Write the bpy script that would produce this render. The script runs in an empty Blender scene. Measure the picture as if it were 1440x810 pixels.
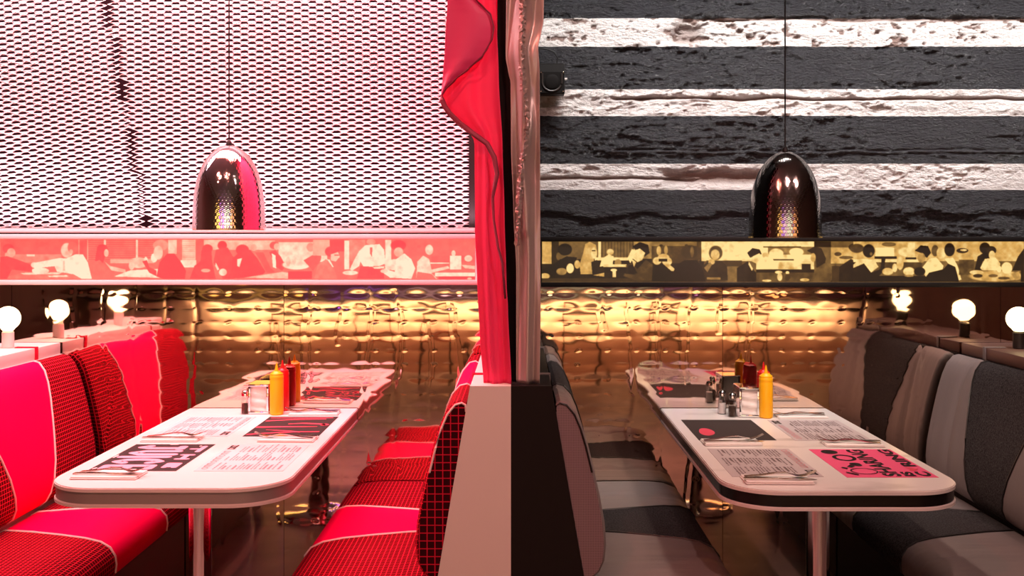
import bpy, bmesh, math, random
import numpy as np
from mathutils import Vector, Matrix
PI = math.pi
random.seed(7)
rng = np.random.default_rng(11)
S = bpy.context.scene
C = S.collection

# ------------------------------------------------------------------ camera, world, exposure, large lights
cam_d = bpy.data.cameras.new('camera'); cam = bpy.data.objects.new('camera', cam_d); C.objects.link(cam)
cam.location = (0, 0, 1.51); cam.rotation_euler = (PI/2, 0, 0)
cam_d.lens = 35; cam_d.sensor_width = 36; cam_d.shift_x = -12/1440; cam_d.shift_y = -69/1440
cam_d.clip_start = 0.05
S.camera = cam
S.view_settings.view_transform = 'Standard'; S.view_settings.look = 'None'
S.view_settings.exposure = 0.0; S.view_settings.gamma = 1.0; S.view_settings.use_curve_mapping = False
S.cycles.caustics_reflective = False; S.cycles.caustics_refractive = False
S.cycles.sample_clamp_indirect = 4.0
S.cycles.max_bounces = 8; S.cycles.diffuse_bounces = 3; S.cycles.glossy_bounces = 6
w = bpy.data.worlds.new('world'); S.world = w; w.use_nodes = True
w.node_tree.nodes['Background'].inputs[0].default_value = (0.25, 0.12, 0.11, 1)
w.node_tree.nodes['Background'].inputs[1].default_value = 0.02

def area(name, loc, target, sx, sy, power, col, spread=PI):
    d = bpy.data.lights.new(name, 'AREA'); d.shape = 'RECTANGLE'; d.size = sx; d.size_y = sy
    d.energy = power; d.color = col; d.spread = spread
    o = bpy.data.objects.new(name, d); C.objects.link(o); o.location = loc
    o.rotation_euler = (Vector(target) - Vector(loc)).to_track_quat('-Z', 'Y').to_euler()
    return o
# wall washers, booth lights, corridor light
def spot(name, loc, target, power, col, ang, rad):
    d = bpy.data.lights.new(name, 'SPOT'); d.energy = power; d.color = col; d.spot_size = math.radians(ang); d.spot_blend = 0.6; d.shadow_soft_size = rad
    o = bpy.data.objects.new(name, d); C.objects.link(o); o.location = loc
    o.rotation_euler = (Vector(target) - Vector(loc)).to_track_quat('-Z', 'Y').to_euler()
area('mesh_led_light', (-1.9, 4.36, 1.60), (-1.9, 4.60, 2.35), 3.6, 0.03, 24, (1.0, 0.50, 0.60))
area('mesh_wash_light', (-1.8, 3.80, 3.25), (-1.8, 4.52, 2.2), 3.4, 0.10, 165, (1.0, 0.60, 0.66))
area('concrete_wash_light', (1.7, 3.62, 3.3), (1.7, 4.50, 2.25), 3.4, 0.06, 37, (1.0, 0.94, 0.91), math.radians(86))
area('pink_booth_light', (-1.25, 3.55, 3.3), (-1.2, 3.75, 0.4), 1.6, 0.7, 74, (1.0, 0.20, 0.16))
for sx, pw, pc in ((-2.1, 94, (1.0, 0.27, 0.21)), (-0.75, 94, (1.0, 0.27, 0.21)), (0.75, 76, (1.0, 0.58, 0.52)), (2.1, 76, (1.0, 0.58, 0.52))):
    spot('corridor_spot', (sx, 1.5, 3.3), (sx*0.9, 3.1, 0.7), pw, pc, 95, 0.025)
area('counter_light', (0, -2.05, 0.845), (0, -2.25, 0.60), 7.0, 0.04, 85, (1.0, 0.66, 0.36))
area('opposite_wall_light', (0, -3.4, 3.3), (0, -4.7, 1.4), 6.0, 0.3, 45, (1.0, 0.62, 0.62))

# ------------------------------------------------------------------ helpers
YM = 4.43                                   # plane of the foil wall
def at(px, py, d):                          # a measured point of the photograph at depth d -> metres
    return Vector(((px-732)*d/1400, d, 1.51 + (336-py)*d/1400))

class MB:
    def __init__(self): self.v=[]; self.f=[]; self.uv={}
    def add(self, verts, faces, uvs=None):
        b=len(self.v); self.v += [tuple(p) for p in verts]
        for k,f in enumerate(faces):
            self.f.append(tuple(i+b for i in f))
            if uvs is not None: self.uv[len(self.f)-1]=[uvs[i] for i in f]
        return self
    def box(self, x0,x1,y0,y1,z0,z1, bev=0.0, seg=2):
        if bev<=0:
            v=[(x,y,z) for z in (z0,z1) for y in (y0,y1) for x in (x0,x1)]
            return self.add(v,[(0,2,3,1),(4,5,7,6),(0,1,5,4),(2,6,7,3),(0,4,6,2),(1,3,7,5)])
        bm=bmesh.new(); bmesh.ops.create_cube(bm,size=1)
        for q in bm.verts:
            q.co=Vector(((x0+x1)/2+q.co.x*(x1-x0),(y0+y1)/2+q.co.y*(y1-y0),(z0+z1)/2+q.co.z*(z1-z0)))
        bmesh.ops.bevel(bm,geom=bm.edges[:],offset=bev,segments=seg,affect='EDGES',profile=0.5)
        return self.bm(bm)
    def bm(self, bm):
        bm.verts.index_update()
        self.add([q.co for q in bm.verts],[[q.index for q in f.verts] for f in bm.faces]); bm.free(); return self
    def lathe(self, cx,cy,prof,n=32,cap=True):
        v=[];f=[]
        for r,z in prof:
            for k in range(n):
                a=2*PI*k/n; v.append((cx+r*math.cos(a),cy+r*math.sin(a),z))
        m=len(prof)
        for i in range(m-1):
            for k in range(n):
                k2=(k+1)%n; f.append((i*n+k,i*n+k2,(i+1)*n+k2,(i+1)*n+k))
        if cap:
            f.append(tuple(range(n))[::-1]); f.append(tuple((m-1)*n+k for k in range(n)))
        return self.add(v,f)
    def tube(self, pts, r, n=8):
        pts=[Vector(p) for p in pts]; v=[];f=[]
        up=Vector((0,0,1))
        for i,p in enumerate(pts):
            t=(pts[min(i+1,len(pts)-1)]-pts[max(i-1,0)]).normalized()
            a=t.cross(up if abs(t.z)<0.95 else Vector((1,0,0))).normalized(); b=t.cross(a)
            rr=r[i] if isinstance(r,(list,tuple)) else r
            for k in range(n):
                q=2*PI*k/n; v.append(p+a*math.cos(q)*rr+b*math.sin(q)*rr)
        for i in range(len(pts)-1):
            for k in range(n):
                k2=(k+1)%n; f.append((i*n+k,i*n+k2,(i+1)*n+k2,(i+1)*n+k))
        f.append(tuple(range(n))[::-1]); f.append(tuple((len(pts)-1)*n+k for k in range(n)))
        return self.add(v,f)
    def grid(self, P, uv=None):              # P: rows x cols of points
        R=len(P); K=len(P[0]); v=[p for row in P for p in row]
        f=[(i*K+j,i*K+j+1,(i+1)*K+j+1,(i+1)*K+j) for i in range(R-1) for j in range(K-1)]
        return self.add(v,f,[q for row in uv for q in row] if uv else None)
    def prism(self, poly, axis, a0, a1):     # extrude a 2D outline along an axis
        def mk(p,a):
            return (a,p[0],p[1]) if axis=='x' else (p[0],a,p[1]) if axis=='y' else (p[0],p[1],a)
        n=len(poly); v=[mk(p,a0) for p in poly]+[mk(p,a1) for p in poly]
        f=[tuple(range(n))[::-1],tuple(range(n,2*n))]+[(k,(k+1)%n,n+(k+1)%n,n+k) for k in range(n)]
        return self.add(v,f)
    def sweep(self, st):                     # stations (x,y,z,width along y,thickness)
        v=[];f=[]
        for x,y,z,wd,t in st: v+=[(x,y-wd/2,z-t/2),(x,y+wd/2,z-t/2),(x,y+wd/2,z+t/2),(x,y-wd/2,z+t/2)]
        for i in range(len(st)-1):
            for k in range(4):
                k2=(k+1)%4; f.append((i*4+k,(i+1)*4+k,(i+1)*4+k2,i*4+k2))
        f.append((0,1,2,3)); e=(len(st)-1)*4; f.append((e+3,e+2,e+1,e))
        return self.add(v,f)
    def build(self, name, mat, parent=None, smooth=True, local=False, angle=40):
        me=bpy.data.meshes.new(name)
        org=Vector((0,0,0))
        if parent is not None and not local: org=ORG.get(parent.name,Vector((0,0,0)))
        me.from_pydata([(p[0]-org.x,p[1]-org.y,p[2]-org.z) for p in self.v],[],self.f)
        if self.uv:
            l=me.uv_layers.new(name='UVMap'); li=0; dat=[0.0]*(2*len(me.loops))
            for fi,poly in enumerate(me.polygons):
                u=self.uv.get(fi)
                for k,lo in enumerate(poly.loop_indices):
                    if u: dat[2*lo],dat[2*lo+1]=u[k]
            l.data.foreach_set('uv',dat)
        me.validate()
        bm=bmesh.new(); bm.from_mesh(me); bmesh.ops.recalc_face_normals(bm,faces=bm.faces[:]); bm.to_mesh(me); bm.free()
        if smooth:
            me.polygons.foreach_set('use_smooth',[True]*len(me.polygons))
            me.set_sharp_from_angle(angle=math.radians(angle))
        if mat: me.materials.append(mat)
        o=bpy.data.objects.new(name,me); C.objects.link(o)
        if parent is not None: o.parent=parent; ORG[o.name]=ORG.get(parent.name,Vector((0,0,0)))
        return o
ORG={}
def tag(o,label=None,cat=None,group=None,kind=None):
    if label: o['label']=label
    if cat: o['category']=cat
    if group: o['group']=group
    if kind: o['kind']=kind
    return o
def thing(name,label,cat,loc=(0,0,0),rz=0,group=None):
    o=bpy.data.objects.new(name,None); C.objects.link(o); o.location=loc; o.rotation_euler=(0,0,rz)
    o.empty_display_size=0.05
    ORG[o.name]=Vector(loc); return tag(o,label,cat,group)
def copy_tree(o,parent=None):
    c=o.copy(); C.objects.link(c)
    if parent is not None: c.parent=parent
    for ch in list(o.children): copy_tree(ch,c)
    return c

# ------------------------------------------------------------------ materials
def lin(c): return tuple(((x/255+0.055)/1.055)**2.4 if x>10 else x/255/12.92 for x in c)
def M(name,col,rough=0.5,metal=0.0,spec=0.5,emit=None,es=1.0,coat=0.0,trans=0.0,sheen=0.0):
    m=bpy.data.materials.new(name); m.use_nodes=True; b=m.node_tree.nodes['Principled BSDF']
    b.inputs['Base Color'].default_value=(*col[:3],1); b.inputs['Roughness'].default_value=rough
    b.inputs['Metallic'].default_value=metal; b.inputs['Specular IOR Level'].default_value=spec
    b.inputs['Coat Weight'].default_value=coat; b.inputs['Transmission Weight'].default_value=trans
    b.inputs['Sheen Weight'].default_value=sheen
    if emit: b.inputs['Emission Color'].default_value=(*emit,1); b.inputs['Emission Strength'].default_value=es
    return m
def N(m,t,**kw):
    n=m.node_tree.nodes.new(t)
    for k,v in kw.items():
        if hasattr(n,k): setattr(n,k,v)
        else: n.inputs[k].default_value=v
    return n
def L(m,a,b): m.node_tree.links.new(a,b)
def bsdf(m): return m.node_tree.nodes['Principled BSDF']
def bump_noise(m,scale,strength,dist=0.002,detail=4,stretch=(1,1,1),coord='Object'):
    tc=N(m,'ShaderNodeTexCoord'); mp=N(m,'ShaderNodeMapping'); mp.inputs['Scale'].default_value=stretch
    nz=N(m,'ShaderNodeTexNoise'); nz.inputs['Scale'].default_value=scale; nz.inputs['Detail'].default_value=detail
    bp=N(m,'ShaderNodeBump'); bp.inputs['Strength'].default_value=strength; bp.inputs['Distance'].default_value=dist
    L(m,tc.outputs[coord],mp.inputs[0]); L(m,mp.outputs[0],nz.inputs['Vector']); L(m,nz.outputs['Fac'],bp.inputs['Height'])
    L(m,bp.outputs[0],bsdf(m).inputs['Normal']); return nz
def mottled(m,c1,c2,scale,detail=4,stretch=(1,1,1),lo=0.35,hi=0.65):
    tc=N(m,'ShaderNodeTexCoord'); mp=N(m,'ShaderNodeMapping'); mp.inputs['Scale'].default_value=stretch
    nz=N(m,'ShaderNodeTexNoise'); nz.inputs['Scale'].default_value=scale; nz.inputs['Detail'].default_value=detail
    cr=N(m,'ShaderNodeValToRGB'); cr.color_ramp.elements[0].position=lo; cr.color_ramp.elements[1].position=hi
    cr.color_ramp.elements[0].color=(*c1,1); cr.color_ramp.elements[1].color=(*c2,1)
    L(m,tc.outputs['Object'],mp.inputs[0]); L(m,mp.outputs[0],nz.inputs['Vector']); L(m,nz.outputs['Fac'],cr.inputs[0])
    L(m,cr.outputs[0],bsdf(m).inputs['Base Color']); return cr
def plaid(name,base,line,pitch,width):
    m=M(name,base,0.9,spec=0.06)
    uv=N(m,'ShaderNodeTexCoord'); sp=N(m,'ShaderNodeSeparateXYZ'); L(m,uv.outputs['UV'],sp.inputs[0])
    outs=[]
    for k in range(2):
        d=N(m,'ShaderNodeMath',operation='DIVIDE'); d.inputs[1].default_value=pitch
        fr=N(m,'ShaderNodeMath',operation='FRACT'); lt=N(m,'ShaderNodeMath',operation='LESS_THAN'); lt.inputs[1].default_value=width
        L(m,sp.outputs[k],d.inputs[0]); L(m,d.outputs[0],fr.inputs[0]); L(m,fr.outputs[0],lt.inputs[0]); outs.append(lt)
    mx=N(m,'ShaderNodeMath',operation='MAXIMUM'); L(m,outs[0].outputs[0],mx.inputs[0]); L(m,outs[1].outputs[0],mx.inputs[1])
    mix=N(m,'ShaderNodeMix',data_type='RGBA'); mix.inputs['A'].default_value=(*base,1); mix.inputs['B'].default_value=(*line,1)
    L(m,mx.outputs[0],mix.inputs['Factor']); L(m,mix.outputs['Result'],bsdf(m).inputs['Base Color']); return m

mt={}
mt['white_lam']=M('white_laminate',(0.77,0.70,0.68),0.35)
mt['marble']=M('white_marble',(0.8,0.78,0.75),0.22)
cr=mottled(mt['marble'],(0.80,0.77,0.74),(0.55,0.52,0.50),2.2,8,(1,3.2,1),0.60,0.72)
mt['lip']=M('pale_edge',(0.72,0.62,0.60),0.4)
mt['grey_band']=M('grey_metal_band',(0.33,0.28,0.27),0.38,0.3)
mt['black_band']=M('black_band',(0.006,0.005,0.005),0.25)
mt['chrome']=M('chrome',(0.86,0.85,0.84),0.07,1.0)
mt['steel']=M('cutlery_steel',(0.70,0.67,0.63),0.17,1.0)
mt['black']=M('black_paint',(0.004,0.003,0.0028),0.7,spec=0.15)
mt['black_metal']=M('black_metal',(0.007,0.006,0.006),0.45,spec=0.3)
mt['white_panel']=M('white_panel',(0.72,0.66,0.62),0.45)
mt['black_panel']=M('black_panel',(0.007,0.0045,0.004),0.6,spec=0.2)
mt['brown_panel']=M('brown_wood',(0.12,0.055,0.045),0.5)
bump_noise(mt['brown_panel'],30,0.2,0.001,4,(8,0.6,8))
mt['plaid']=plaid('red_plaid',(0.085,0.001,0.003),(0.70,0.014,0.04),0.0165,0.17)
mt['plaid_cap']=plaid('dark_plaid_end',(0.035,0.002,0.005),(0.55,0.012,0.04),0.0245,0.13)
mt['pink_vinyl']=M('hot_pink_vinyl',(0.88,0.0005,0.075),0.6,spec=0.04)
mt['pale_piping']=M('pale_piping',(0.85,0.62,0.60),0.5)
mt['grey_vinyl']=M('light_grey_vinyl',(0.22,0.185,0.18),0.5,spec=0.25)
bump_noise(mt['grey_vinyl'],5,0.25,0.02,2,(0.3,3.5,0.3))
mt['felt']=M('dark_felt',(0.05,0.045,0.05),0.95,spec=0.1)
mottled(mt['felt'],(0.018,0.016,0.017),(0.068,0.061,0.062),170,3,(1,1,1),0.35,0.68)
mt['black_piping']=M('black_piping',(0.006,0.006,0.006),0.4)
mt['perf']=M('perforated_pink_grey',(0.22,0.14,0.15),0.6)
m=mt['perf']; tc=N(m,'ShaderNodeTexCoord'); vo=N(m,'ShaderNodeTexVoronoi'); vo.inputs['Scale'].default_value=190; vo.inputs['Randomness'].default_value=0.0
cr=N(m,'ShaderNodeValToRGB'); cr.color_ramp.elements[0].color=(0.06,0.04,0.045,1); cr.color_ramp.elements[1].color=(0.25,0.185,0.20,1)
cr.color_ramp.elements[0].position=0.25; cr.color_ramp.elements[1].position=0.4
L(m,tc.outputs['Object'],vo.inputs['Vector']); L(m,vo.outputs['Distance'],cr.inputs[0]); L(m,cr.outputs[0],bsdf(m).inputs['Base Color'])
mt['foil']=M('bronze_mirror_foil',(0.84,0.63,0.52),0.04,1.0)
mt['mesh']=M('white_expanded_metal',(0.86,0.82,0.82),0.5)
mt['backing']=M('dark_maroon_backing',(0.011,0.0022,0.004),0.9,spec=0.1)
mt['curtain']=M('pink_satin',(0.95,0.07,0.22),0.45,spec=0.25)
mt['curtain_in']=M('pink_satin_lining',(0.64,0.05,0.17),0.45,spec=0.3)
m=mt['curtain']; tl=N(m,'ShaderNodeBsdfTranslucent'); tl.inputs['Color'].default_value=(0.95,0.09,0.24,1); ad=N(m,'ShaderNodeMixShader'); ad.inputs['Fac'].default_value=0.38
L(m,bsdf(m).outputs[0],ad.inputs[1]); L(m,tl.outputs[0],ad.inputs[2]); L(m,ad.outputs[0],m.node_tree.nodes['Material Output'].inputs['Surface'])
mt['hem']=M('dark_hem',(0.30,0.04,0.085),0.6)
mt['bronze_satin']=M('bronze_satin',(0.50,0.42,0.40),0.36,0.5)
bump_noise(mt['bronze_satin'],60,0.15,0.002,3,(1,1,0.2))
mt['mustard']=M('mustard_plastic',(0.88,0.42,0.004),0.38)
mt['ketchup']=M('ketchup_plastic',(0.55,0.004,0.006),0.36)
mt['napkin']=M('white_paper_napkin',(0.82,0.77,0.74),0.9,spec=0.1)
mt['paper']=M('menu_paper',(0.46,0.40,0.40),0.85,spec=0.15)
mt['paper_pink']=M('rosy_menu_paper',(0.70,0.55,0.55),0.85,spec=0.15)
mt['ink']=M('grey_ink',(0.16,0.12,0.12),0.9,spec=0.1)
mt['ink_pink']=M('pink_ink',(0.62,0.24,0.26),0.9,spec=0.1)
mt['ink_dark']=M('black_ink',(0.02,0.014,0.014),0.9,spec=0.1)
mt['mat_dark']=M('charcoal_mat',(0.035,0.026,0.025),0.8,spec=0.15)
mt['mat_pink']=M('pink_mat',(0.70,0.09,0.20),0.8,spec=0.15)
mt['print_pink']=M('pink_print',(0.78,0.36,0.46),0.85,spec=0.1)
mt['print_coral']=M('coral_print',(0.62,0.07,0.11),0.85,spec=0.1)
mt['glass']=M('shaker_glass',(0.95,0.95,0.95),0.05)
m=mt['glass']; tr=N(m,'ShaderNodeBsdfTransparent'); ms=N(m,'ShaderNodeMixShader'); lw=N(m,'ShaderNodeLayerWeight'); lw.inputs['Blend'].default_value=0.25
gl=N(m,'ShaderNodeBsdfGlossy'); gl.inputs['Roughness'].default_value=0.05
L(m,lw.outputs['Facing'],ms.inputs['Fac']); L(m,tr.outputs[0],ms.inputs[1]); L(m,gl.outputs[0],ms.inputs[2]); L(m,ms.outputs[0],m.node_tree.nodes['Material Output'].inputs['Surface'])
mt['pepper']=M('ground_pepper',(0.05,0.03,0.02),0.95); mt['salt']=M('salt_grains',(0.75,0.70,0.68),0.95)
mt['globe']=M('lit_opal_glass',(1,0.9,0.7),0.3,emit=(1.0,0.74,0.36),es=5.0)
mt['bulb']=M('lit_bulb',(1,0.9,0.8),0.3,emit=(1.0,0.85,0.7),es=6.0)
mt['pale_socket']=M('pale_socket',(0.75,0.62,0.60),0.45)
mt['dark_socket']=M('dark_socket',(0.02,0.014,0.012),0.45)
mt['pink_frame']=M('white_frame',(0.80,0.66,0.68),0.4)
mt['floor']=M('floor_brown',(0.16,0.10,0.08),0.45)
mt['ceil']=M('ceiling_grey',(0.26,0.22,0.22),0.8)
mt['side']=M('side_wall_dark',(0.13,0.075,0.06),0.8)
mt['front']=M('front_wall_mauve',(0.22,0.12,0.15),0.8)
mt['cream']=M('cream_counter_front',(0.75,0.58,0.44),0.6)
mt['dark_wood']=M('dark_countertop',(0.03,0.018,0.014),0.4)
# hammered metals
def hammered(name,col,rough): return M(name,col,rough,1.0)
mt['hammer_l']=hammered('hammered_chrome',(0.90,0.88,0.88),0.06)
mt['hammer_r']=hammered('hammered_dark_chrome',(0.50,0.46,0.44),0.10)
mt['inner']=M('shade_lining',(0.7,0.66,0.6),0.6)

# ------------------------------------------------------------------ value noise (numpy)
def vnoise(x,y,seed):
    r=np.random.default_rng(seed).random((256,256))
    xi=np.floor(x).astype(int); yi=np.floor(y).astype(int); xf=x-xi; yf=y-yi
    xf=xf*xf*(3-2*xf); yf=yf*yf*(3-2*yf)
    g=lambda a,b: r[a%256,b%256]
    return (g(xi,yi)*(1-xf)+g(xi+1,yi)*xf)*(1-yf)+(g(xi,yi+1)*(1-xf)+g(xi+1,yi+1)*xf)*yf
def fbm(x,y,seed,oct=5,gain=0.5):
    s=0;a=1;t=0
    for k in range(oct):
        s=s+a*vnoise(x*2**k,y*2**k,seed+k*13); t+=a; a*=gain
    return s/t
def height_mesh(name,X,Z,Y,mat,parent,attr=None):
    R,K=X.shape; co=np.empty((R*K,3)); co[:,0]=X.ravel(); co[:,1]=Y.ravel(); co[:,2]=Z.ravel()
    i,j=np.meshgrid(np.arange(R-1),np.arange(K-1),indexing='ij'); a=(i*K+j).ravel()
    fs=np.stack([a,a+1,a+K+1,a+K],1)
    me=bpy.data.meshes.new(name); me.vertices.add(R*K); me.vertices.foreach_set('co',co.ravel())
    n=len(fs); me.loops.add(4*n); me.polygons.add(n); me.loops.foreach_set('vertex_index',fs.ravel())
    me.polygons.foreach_set('loop_start',np.arange(0,4*n,4)); me.polygons.foreach_set('use_smooth',np.ones(n,bool)); me.update(); me.validate()
    if attr is not None:
        at_=me.color_attributes.new('Col','FLOAT_COLOR','POINT')
        c=np.ones((R*K,4)); c[:,:3]=attr.reshape(-1,3); at_.data.foreach_set('color',c.ravel())
    me.materials.append(mat); o=bpy.data.objects.new(name,me); C.objects.link(o)
    if parent is not None: o.parent=parent
    return o

# ------------------------------------------------------------------ room shell
def struct(name,mb,mat,parent=None):
    o=mb.build(name,mat,parent,smooth=False); o['kind']='structure'; return o
floor=struct('floor',MB().box(-5,5,-4.7,4.75,-0.1,0),mt['floor'])
mottled(mt['floor'],(0.12,0.075,0.065),(0.24,0.155,0.13),1.5,5)
struct('ceiling',MB().box(-5,5,-4.7,4.75,3.4,3.5),mt['ceil'])
struct('wall_left',MB().box(-5.1,-5,-4.7,4.75,0,3.4),mt['side'])
struct('wall_right',MB().box(5,5.1,-4.7,4.75,0,3.4),mt['side'])
wf=struct('wall_front',MB().box(-5,5,-4.8,-4.7,0,3.4),mt['front'])
wall_back=struct('wall_back',MB().box(-5,5,4.60,4.75,0,3.4),mt['backing'])
struct('wall_middle',MB().box(-0.075,-0.012,3.215,4.598,1.052,3.4),mt['black'])
struct('foil_support',MB().box(-5,5,4.45,4.598,0,1.50),mt['black'],wall_back)

# bronze mirror foil: embossed sheets butted side by side
def foil(x0,x1,seed):
    z0,z1=0.0,1.315
    nx=int((x1-x0)/0.0075)+1; nz=int((z1-z0)/0.0047)+1
    x=np.linspace(x0,x1,nx); z=np.linspace(z0,z1,nz); X,Z=np.meshgrid(x,z)
    pz,px=0.0633,0.130
    warp=0.010*(fbm(X*2.3,Z*2.3,seed,3)-0.5)
    row=(Z+warp*0.6)/pz; r=row-np.floor(row)-0.5; ri=np.floor(row)
    col=(X+warp+0.02*(vnoise(ri*3.7,X*0+seed,seed+5)-0.5))/px; c=col-np.floor(col)-0.5; ci=np.floor(col)
    cell=vnoise(ci*1.0+0.01,ri*1.0+0.01,seed+3)
    h=-0.00029*(0.4+1.0*cell)*(0.25-r*r)*4*(0.55+0.45*np.cos(2*PI*c))
    h+=0.0016*(fbm(X*3.2,Z*2.2,seed+9,2)-0.5)+0.00055*(fbm(X*11,Z*6,seed+21,2)-0.5)
    # long vertical buckles
    h+=0.00042*np.exp(-((c-0.28+0.12*np.sin(Z*9+ci))/0.055)**2)*(vnoise(ci*1.3,Z*2.2,seed+30)>0.45)
    # tuft dimples at the lattice points
    dx=(np.abs(c)-0.5)*px; dz=(np.abs(r)-0.5)*pz
    h+=0.00042*(vnoise(np.round(col)*1.0+.01,np.round(row)*1.0+.01,seed+77)>0.45)*np.exp(-(dx*dx+dz*dz*1.6)/(2*0.006**2))
    o=height_mesh('foil_panel',X,Z,YM+0.004+h,mt['foil'],wall_back); return o
for k,(a,b) in enumerate(((-3.70,-3.479),(-3.477,-2.267),(-2.265,-1.055),(-1.053,-0.045),(-0.043,0.899),(0.901,2.137),(2.139,3.359),(3.361,3.70))): foil(a,b,40+7*k)

# striped, crumbling concrete facing above the right booth
def concrete():
    x0,x1,z0,z1=-0.02,3.70,1.49,3.3
    x=np.linspace(x0,x1,860); z=np.linspace(z0,z1,440); X,Z=np.meshgrid(x,z)
    yp=336+(1.51-Z)*309.7; xp=732+X*309.7           # positions measured on the photograph
    rough=fbm(X*16,Z*34,1,5,0.6)-0.5
    strat=fbm(X*3,Z*26,31,4,0.55)-0.5
    big=fbm(X*3.0,Z*7,61,3)-0.5
    patch=np.clip((fbm(X*2.2,Z*3.5,91,3)-0.42)*5,0,1)
    fine=fbm(X*48,Z*95,171,4,0.6)-0.5
    h=rough*0.020*(0.30+1.0*patch)+strat*0.010+big*0.014+fine*0.010*(0.4+0.8*patch)+0.009*(1-np.abs(2*fbm(X*5,Z*15,231,4)-1))**14*(0.3+patch)
    bare=np.zeros_like(X)
    def groove(yc,x_a,x_b,wd,dep,wob,seed,brown=1.0):
        nonlocal h,bare
        y=yc+wob*(fbm(X*6,X*0+seed,seed,4)-0.5)*2
        wv=wd*(0.35+1.3*fbm(X*9,X*0+seed+.5,seed+3,3))
        g=np.exp(-np.abs((yp-y)/wv)**3)*(1/(1+np.exp(-(xp-x_a)/4)))*(1/(1+np.exp((xp-x_b)/4)))
        h=h-dep*g; bare=np.maximum(bare,g*brown)
    groove(138.5,862,1500,2.0,0.022,3,5)
    groove(253,740,980,2.0,0.016,5,8)
    groove(248,935,1085,9,0.030,4,11)
    groove(26.5,955,1500,3.0,0.016,3,17)
    groove(178+33,860,1500,1.6,0.007,2.5,23,0.0)
    groove(214,850,1500,1.6,-0.010,2.5,23,0.0)
    groove(296,740,1500,6,-0.012,8,29,0.0)
    groove(74,850,912,7,0.022,4,37,0.0)
    hole=np.exp(-(((xp-966)/20)**4+((yp-47)/15)**4)); h-=0.05*hole; bare=np.maximum(bare,0.75*hole)
    spots=np.clip((fbm(X*24,Z*40,140,4)-0.615)*14,0,1)*np.where(yp<70,1.0,0.35); h-=0.010*spots; bare=np.maximum(bare,spots)
    h-=0.016*np.clip((yp-292)/40,0,1)**1.2
    col=np.repeat(bare[:,:,None],3,2)
    m=M('striped_painted_concrete',(0.5,0.5,0.5),0.55)
    tc=N(m,'ShaderNodeTexCoord'); sp=N(m,'ShaderNodeSeparateXYZ'); L(m,tc.outputs['Object'],sp.inputs[0])
    nz=N(m,'ShaderNodeTexNoise'); nz.inputs['Scale'].default_value=30; L(m,tc.outputs['Object'],nz.inputs['Vector'])
    ma=N(m,'ShaderNodeMath',operation='MULTIPLY_ADD'); ma.inputs[1].default_value=0.006; L(m,nz.outputs['Fac'],ma.inputs[0]); L(m,sp.outputs['Z'],ma.inputs[2])
    acc=None
    for a,b in ((1.736,1.855),(2.072,2.194),(2.388,2.517),(2.705,2.83)):
        g1=N(m,'ShaderNodeMath',operation='GREATER_THAN'); g1.inputs[1].default_value=a
        g2=N(m,'ShaderNodeMath',operation='LESS_THAN'); g2.inputs[1].default_value=b
        mu=N(m,'ShaderNodeMath',operation='MULTIPLY'); L(m,ma.outputs[0],g1.inputs[0]); L(m,ma.outputs[0],g2.inputs[0])
        L(m,g1.outputs[0],mu.inputs[0]); L(m,g2.outputs[0],mu.inputs[1])
        if acc is None: acc=mu
        else:
            ad=N(m,'ShaderNodeMath',operation='ADD'); L(m,acc.outputs[0],ad.inputs[0]); L(m,mu.outputs[0],ad.inputs[1]); acc=ad
    mix=N(m,'ShaderNodeMix',data_type='RGBA'); mix.inputs['A'].default_value=(0.036,0.036,0.041,1); mix.inputs['B'].default_value=(0.86,0.81,0.79,1)
    L(m,acc.outputs[0],mix.inputs['Factor'])
    ca=N(m,'ShaderNodeVertexColor'); ca.layer_name='Col'
    fac=N(m,'ShaderNodeMath',operation='MULTIPLY'); L(m,ca.outputs['Color'],fac.inputs[0])
    am=N(m,'ShaderNodeMath',operation='MULTIPLY_ADD'); am.inputs[1].default_value=0.85; am.inputs[2].default_value=0.0; L(m,acc.outputs[0],am.inputs[0]); L(m,am.outputs[0],fac.inputs[1])
    mix2=N(m,'ShaderNodeMix',data_type='RGBA'); mix2.inputs['B'].default_value=(0.17,0.075,0.05,1)
    L(m,fac.outputs[0],mix2.inputs['Factor']); L(m,mix.outputs['Result'],mix2.inputs['A']); L(m,mix2.outputs['Result'],bsdf(m).inputs['Base Color'])
    ro=N(m,'ShaderNodeMapRange'); ro.inputs['To Min'].default_value=0.27; ro.inputs['To Max'].default_value=0.7; L(m,acc.outputs[0],ro.inputs['Value']); L(m,ro.outputs[0],bsdf(m).inputs['Roughness'])
    mp=N(m,'ShaderNodeMapping'); mp.inputs['Scale'].default_value=(1,1,2.2)
    n2=N(m,'ShaderNodeTexNoise'); n2.inputs['Scale'].default_value=55; n2.inputs['Detail'].default_value=8; n2.inputs['Roughness'].default_value=0.65
    bp=N(m,'ShaderNodeBump'); bp.inputs['Strength'].default_value=1.0; bp.inputs['Distance'].default_value=0.022
    L(m,tc.outputs['Object'],mp.inputs[0]); L(m,mp.outputs[0],n2.inputs['Vector']); L(m,n2.outputs['Fac'],bp.inputs['Height']); L(m,bp.outputs[0],bsdf(m).inputs['Normal'])
    o=height_mesh('concrete_facing',X,Z,4.53-h,m,wall_back,col)
concrete()

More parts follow.
